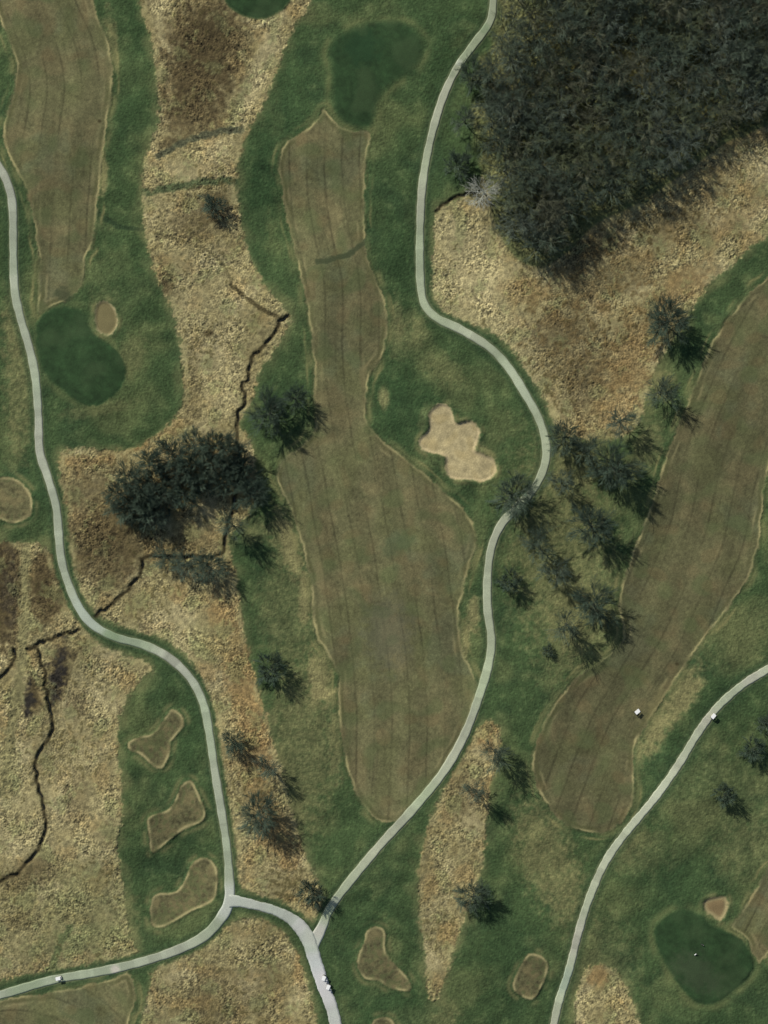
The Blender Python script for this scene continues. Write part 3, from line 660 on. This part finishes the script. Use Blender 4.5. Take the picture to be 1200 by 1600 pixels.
# the dark clump beside the brook
CL = [(207,745),(235,728),(268,714),(302,704),(335,698),(360,704),(188,772),(216,768),(246,756),(276,745),(306,735),(337,730),(366,735),(200,795),(228,792),(256,780),(288,770),(318,758),(348,757),(240,806),(385,745)]
for i, (x, y) in enumerate(CL):
    tree(x+random.uniform(-4, 4), y+random.uniform(-4, 4), random.uniform(4.2, 5.2), random.uniform(7, 9.5), "dense" if i % 3 else "full", i % 2, "dark twiggy tree packed in the clump above the brook", "trees of the dark clump above the brook")
# the wood: every tree of it
def inside(poly, x, y):
    c = False; n = len(poly)
    for i in range(n):
        a, b = poly[i], poly[(i+1) % n]
        if (a[1] > y) != (b[1] > y) and x < (b[0]-a[0])*(y-a[1])/(b[1]-a[1])+a[0]: c = not c
    return c
TW = [(815,-80),(795,40),(768,90),(755,150),(765,235),(778,290),(790,350),(815,392),(850,395),(885,345),(930,308),(1000,272),(1075,222),(1130,190),(1200,160),(1290,130),(1290,-80)]
spots = []
CLEAR = [(990,108,34),(868,52,22),(1015,62,24),(905,110,16),(1100,170,20),(805,130,12),(985,180,16),(860,250,16)]
tries = 0
while tries < 9000 and len(spots) < 285:
    tries += 1
    x, y = random.uniform(740, 1290), random.uniform(-80, 420)
    if inside(TW, x, y) and not any((x+16-a)**2+(y+14-b)**2 < (c*.8)**2 for a, b, c in CLEAR) and all((x-a)**2+(y-b)**2 > 19.5**2 for a, b in spots): spots.append((x, y))
print("wood trees", len(spots))
for i, (x, y) in enumerate(spots):
    R = random.uniform(4.2, 6.4)
    tree(x, y, R, random.uniform(10.5, 14.5), "wood", random.randrange(6), "bare grey tree crowded among the others of the dark wood", "bare trees of the dark wood")

# ------------------------------------------------------------------ golf carts and bags
import bmesh
white = plain("white_plastic", (.82, .83, .80), .45, .03); black = plain("black_rubber", (.02, .02, .02), .8, .1); beige = plain("beige_vinyl", (.35, .30, .22), .6, .1)
steel = plain("grey_metal", (.3, .3, .3), .4, .05, metal=.8); bodyc = plain("cream_body_paint", (.6, .6, .54), .35, .04); darkc = plain("dark_cloth", (.03, .035, .03), .9, .2)
def bm_box(bm, c, s, bev=0.):
    r = bmesh.ops.create_cube(bm, size=1, matrix=Matrix.Translation(c) @ Matrix.Diagonal((*s, 1)))
    if bev: bmesh.ops.bevel(bm, geom=list({e for v in r["verts"] for e in v.link_edges}), offset=bev, segments=3, affect='EDGES', clamp_overlap=True)
def bm_cyl(bm, a, b, r, n=12):
    a, b = Vector(a), Vector(b); d = b-a
    m = Matrix.Translation((a+b)/2) @ d.to_track_quat('Z', 'Y').to_matrix().to_4x4()
    bmesh.ops.create_cone(bm, cap_ends=True, segments=n, radius1=r, radius2=r, depth=d.length, matrix=m)
def part(name, fn, mat, parent):
    bm = bmesh.new(); fn(bm); me = bpy.data.meshes.new(name); bm.to_mesh(me); bm.free(); me.materials.append(mat)
    o = bpy.data.objects.new(name, me); C.objects.link(o); o.parent = parent; return o
def make_cart():
    e = bpy.data.objects.new("golf_cart", None); C.objects.link(e)
    def body(bm):
        bm_box(bm, (0, .85, .48), (1.15, .55, .42), .1); bm_box(bm, (0, 0, .33), (1.1, 1.5, .12), .03); bm_box(bm, (0, -.55, .5), (1.15, .75, .42), .08)
        bm_box(bm, (0, .62, .82), (1.0, .12, .3), .04)
    part("body", body, bodyc, e)
    part("seat", lambda bm: (bm_box(bm, (0, -.3, .78), (1.05, .5, .14), .05), bm_box(bm, (0, -.6, 1.0), (1.05, .12, .38), .05)), beige, e)
    part("roof", lambda bm: bm_box(bm, (0, -.05, 1.82), (1.35, 1.9, .09), .04), white, e)
    def posts(bm):
        for sx in (-.52, .52):
            bm_cyl(bm, (sx, .68, .9), (sx*.98, .58, 1.8), .025, 8); bm_cyl(bm, (sx, -.85, .6), (sx*.98, -.8, 1.8), .025, 8)
    part("roof_posts", posts, steel, e)
    part("steering_wheel", lambda bm: (bm_cyl(bm, (-.28, .52, .85), (-.28, .28, 1.08), .02, 8), bm_cyl(bm, (-.28, .29, 1.06), (-.28, .27, 1.09), .17, 16)), black, e)
    part("bag_rack", lambda bm: (bm_box(bm, (0, -1.05, .55), (.9, .3, .08), .02), bm_cyl(bm, (-.25, -1.05, .6), (-.25, -1.15, 1.35), .13, 10), bm_cyl(bm, (.25, -1.05, .6), (.25, -1.15, 1.35), .13, 10)), darkc, e)
    for sx in (-.55, .55):
        for sy in (-.72, .85):
            wv = part("wheel", lambda bm: bm_cyl(bm, (sx-.09, sy, .23), (sx+.09, sy, .23), .23, 18), black, e)
            part("rim", lambda bm: bm_cyl(bm, (sx-.095, sy, .23), (sx+.095, sy, .23), .12, 12), steel, wv)
    return e
def copy_tree(o, parent=None):
    c_ = o.copy(); C.objects.link(c_); c_.parent = parent
    for ch in o.children: copy_tree(ch, c_)
    return c_
proto = make_cart()
CARTS = [(91, 1529, 78, "white roofed golf cart on the lower left path", .09), (1113, 1118, 40, "white roofed golf cart on the right edge of the right path", .09),
         (506, 1527, -158, "upper one of two golf carts queued on the broad white path", .125), (513, 1541, -158, "lower one of two golf carts queued on the broad white path", .125),
         (996, 1112, 50, "white roofed golf cart parked on the brown right fairway", 0.0)]
for i, (x, y, a, lb, dz) in enumerate(CARTS):
    o = proto if i == 0 else copy_tree(proto)
    o.location = (*W(x, y), float(hz(x, y, Hbase))+dz+.01); o.rotation_euler = (0, 0, math.radians(-a))
    tag(o, lb, "golf cart", "golf carts out on the course")
def make_bag(name, px, py, cloth, label, cat, lying):
    e = bpy.data.objects.new(name, None); C.objects.link(e); x, y = W(px, py); e.location = (x, y, float(hz(px, py)))
    part("bag", lambda bm: (bm_cyl(bm, (-.3, 0, .3), (.45, .1, .75), .17, 14), bm_box(bm, (0, .0, .42), (.5, .3, .2), .06)), cloth, e)
    part("clubs", lambda bm: [bm_cyl(bm, (.4, .08+dy, .72), (.72, .13+dy*1.5, .98), .02, 6) for dy in (-.08, -.03, .03, .08)], steel, e)
    part("stand", lambda bm: (bm_cyl(bm, (.35, .0, .65), (.5, -.35, 0), .015, 6), bm_cyl(bm, (.35, .15, .65), (.5, .5, 0), .015, 6), bm_cyl(bm, (-.38, 0, .0), (-.3, 0, .3), .1, 8)), black, e)
    tag(e, label, cat); return e
make_bag("golf_bag", 1086, 1491, white, "small pale golf bag standing on the lower right green", "golf bag", False).rotation_euler.z = .7
make_bag("golf_bag", 1096, 1475, darkc, "small dark golf bag above the pale one on the lower right green", "golf bag", False).rotation_euler.z = -.5
print("done building")
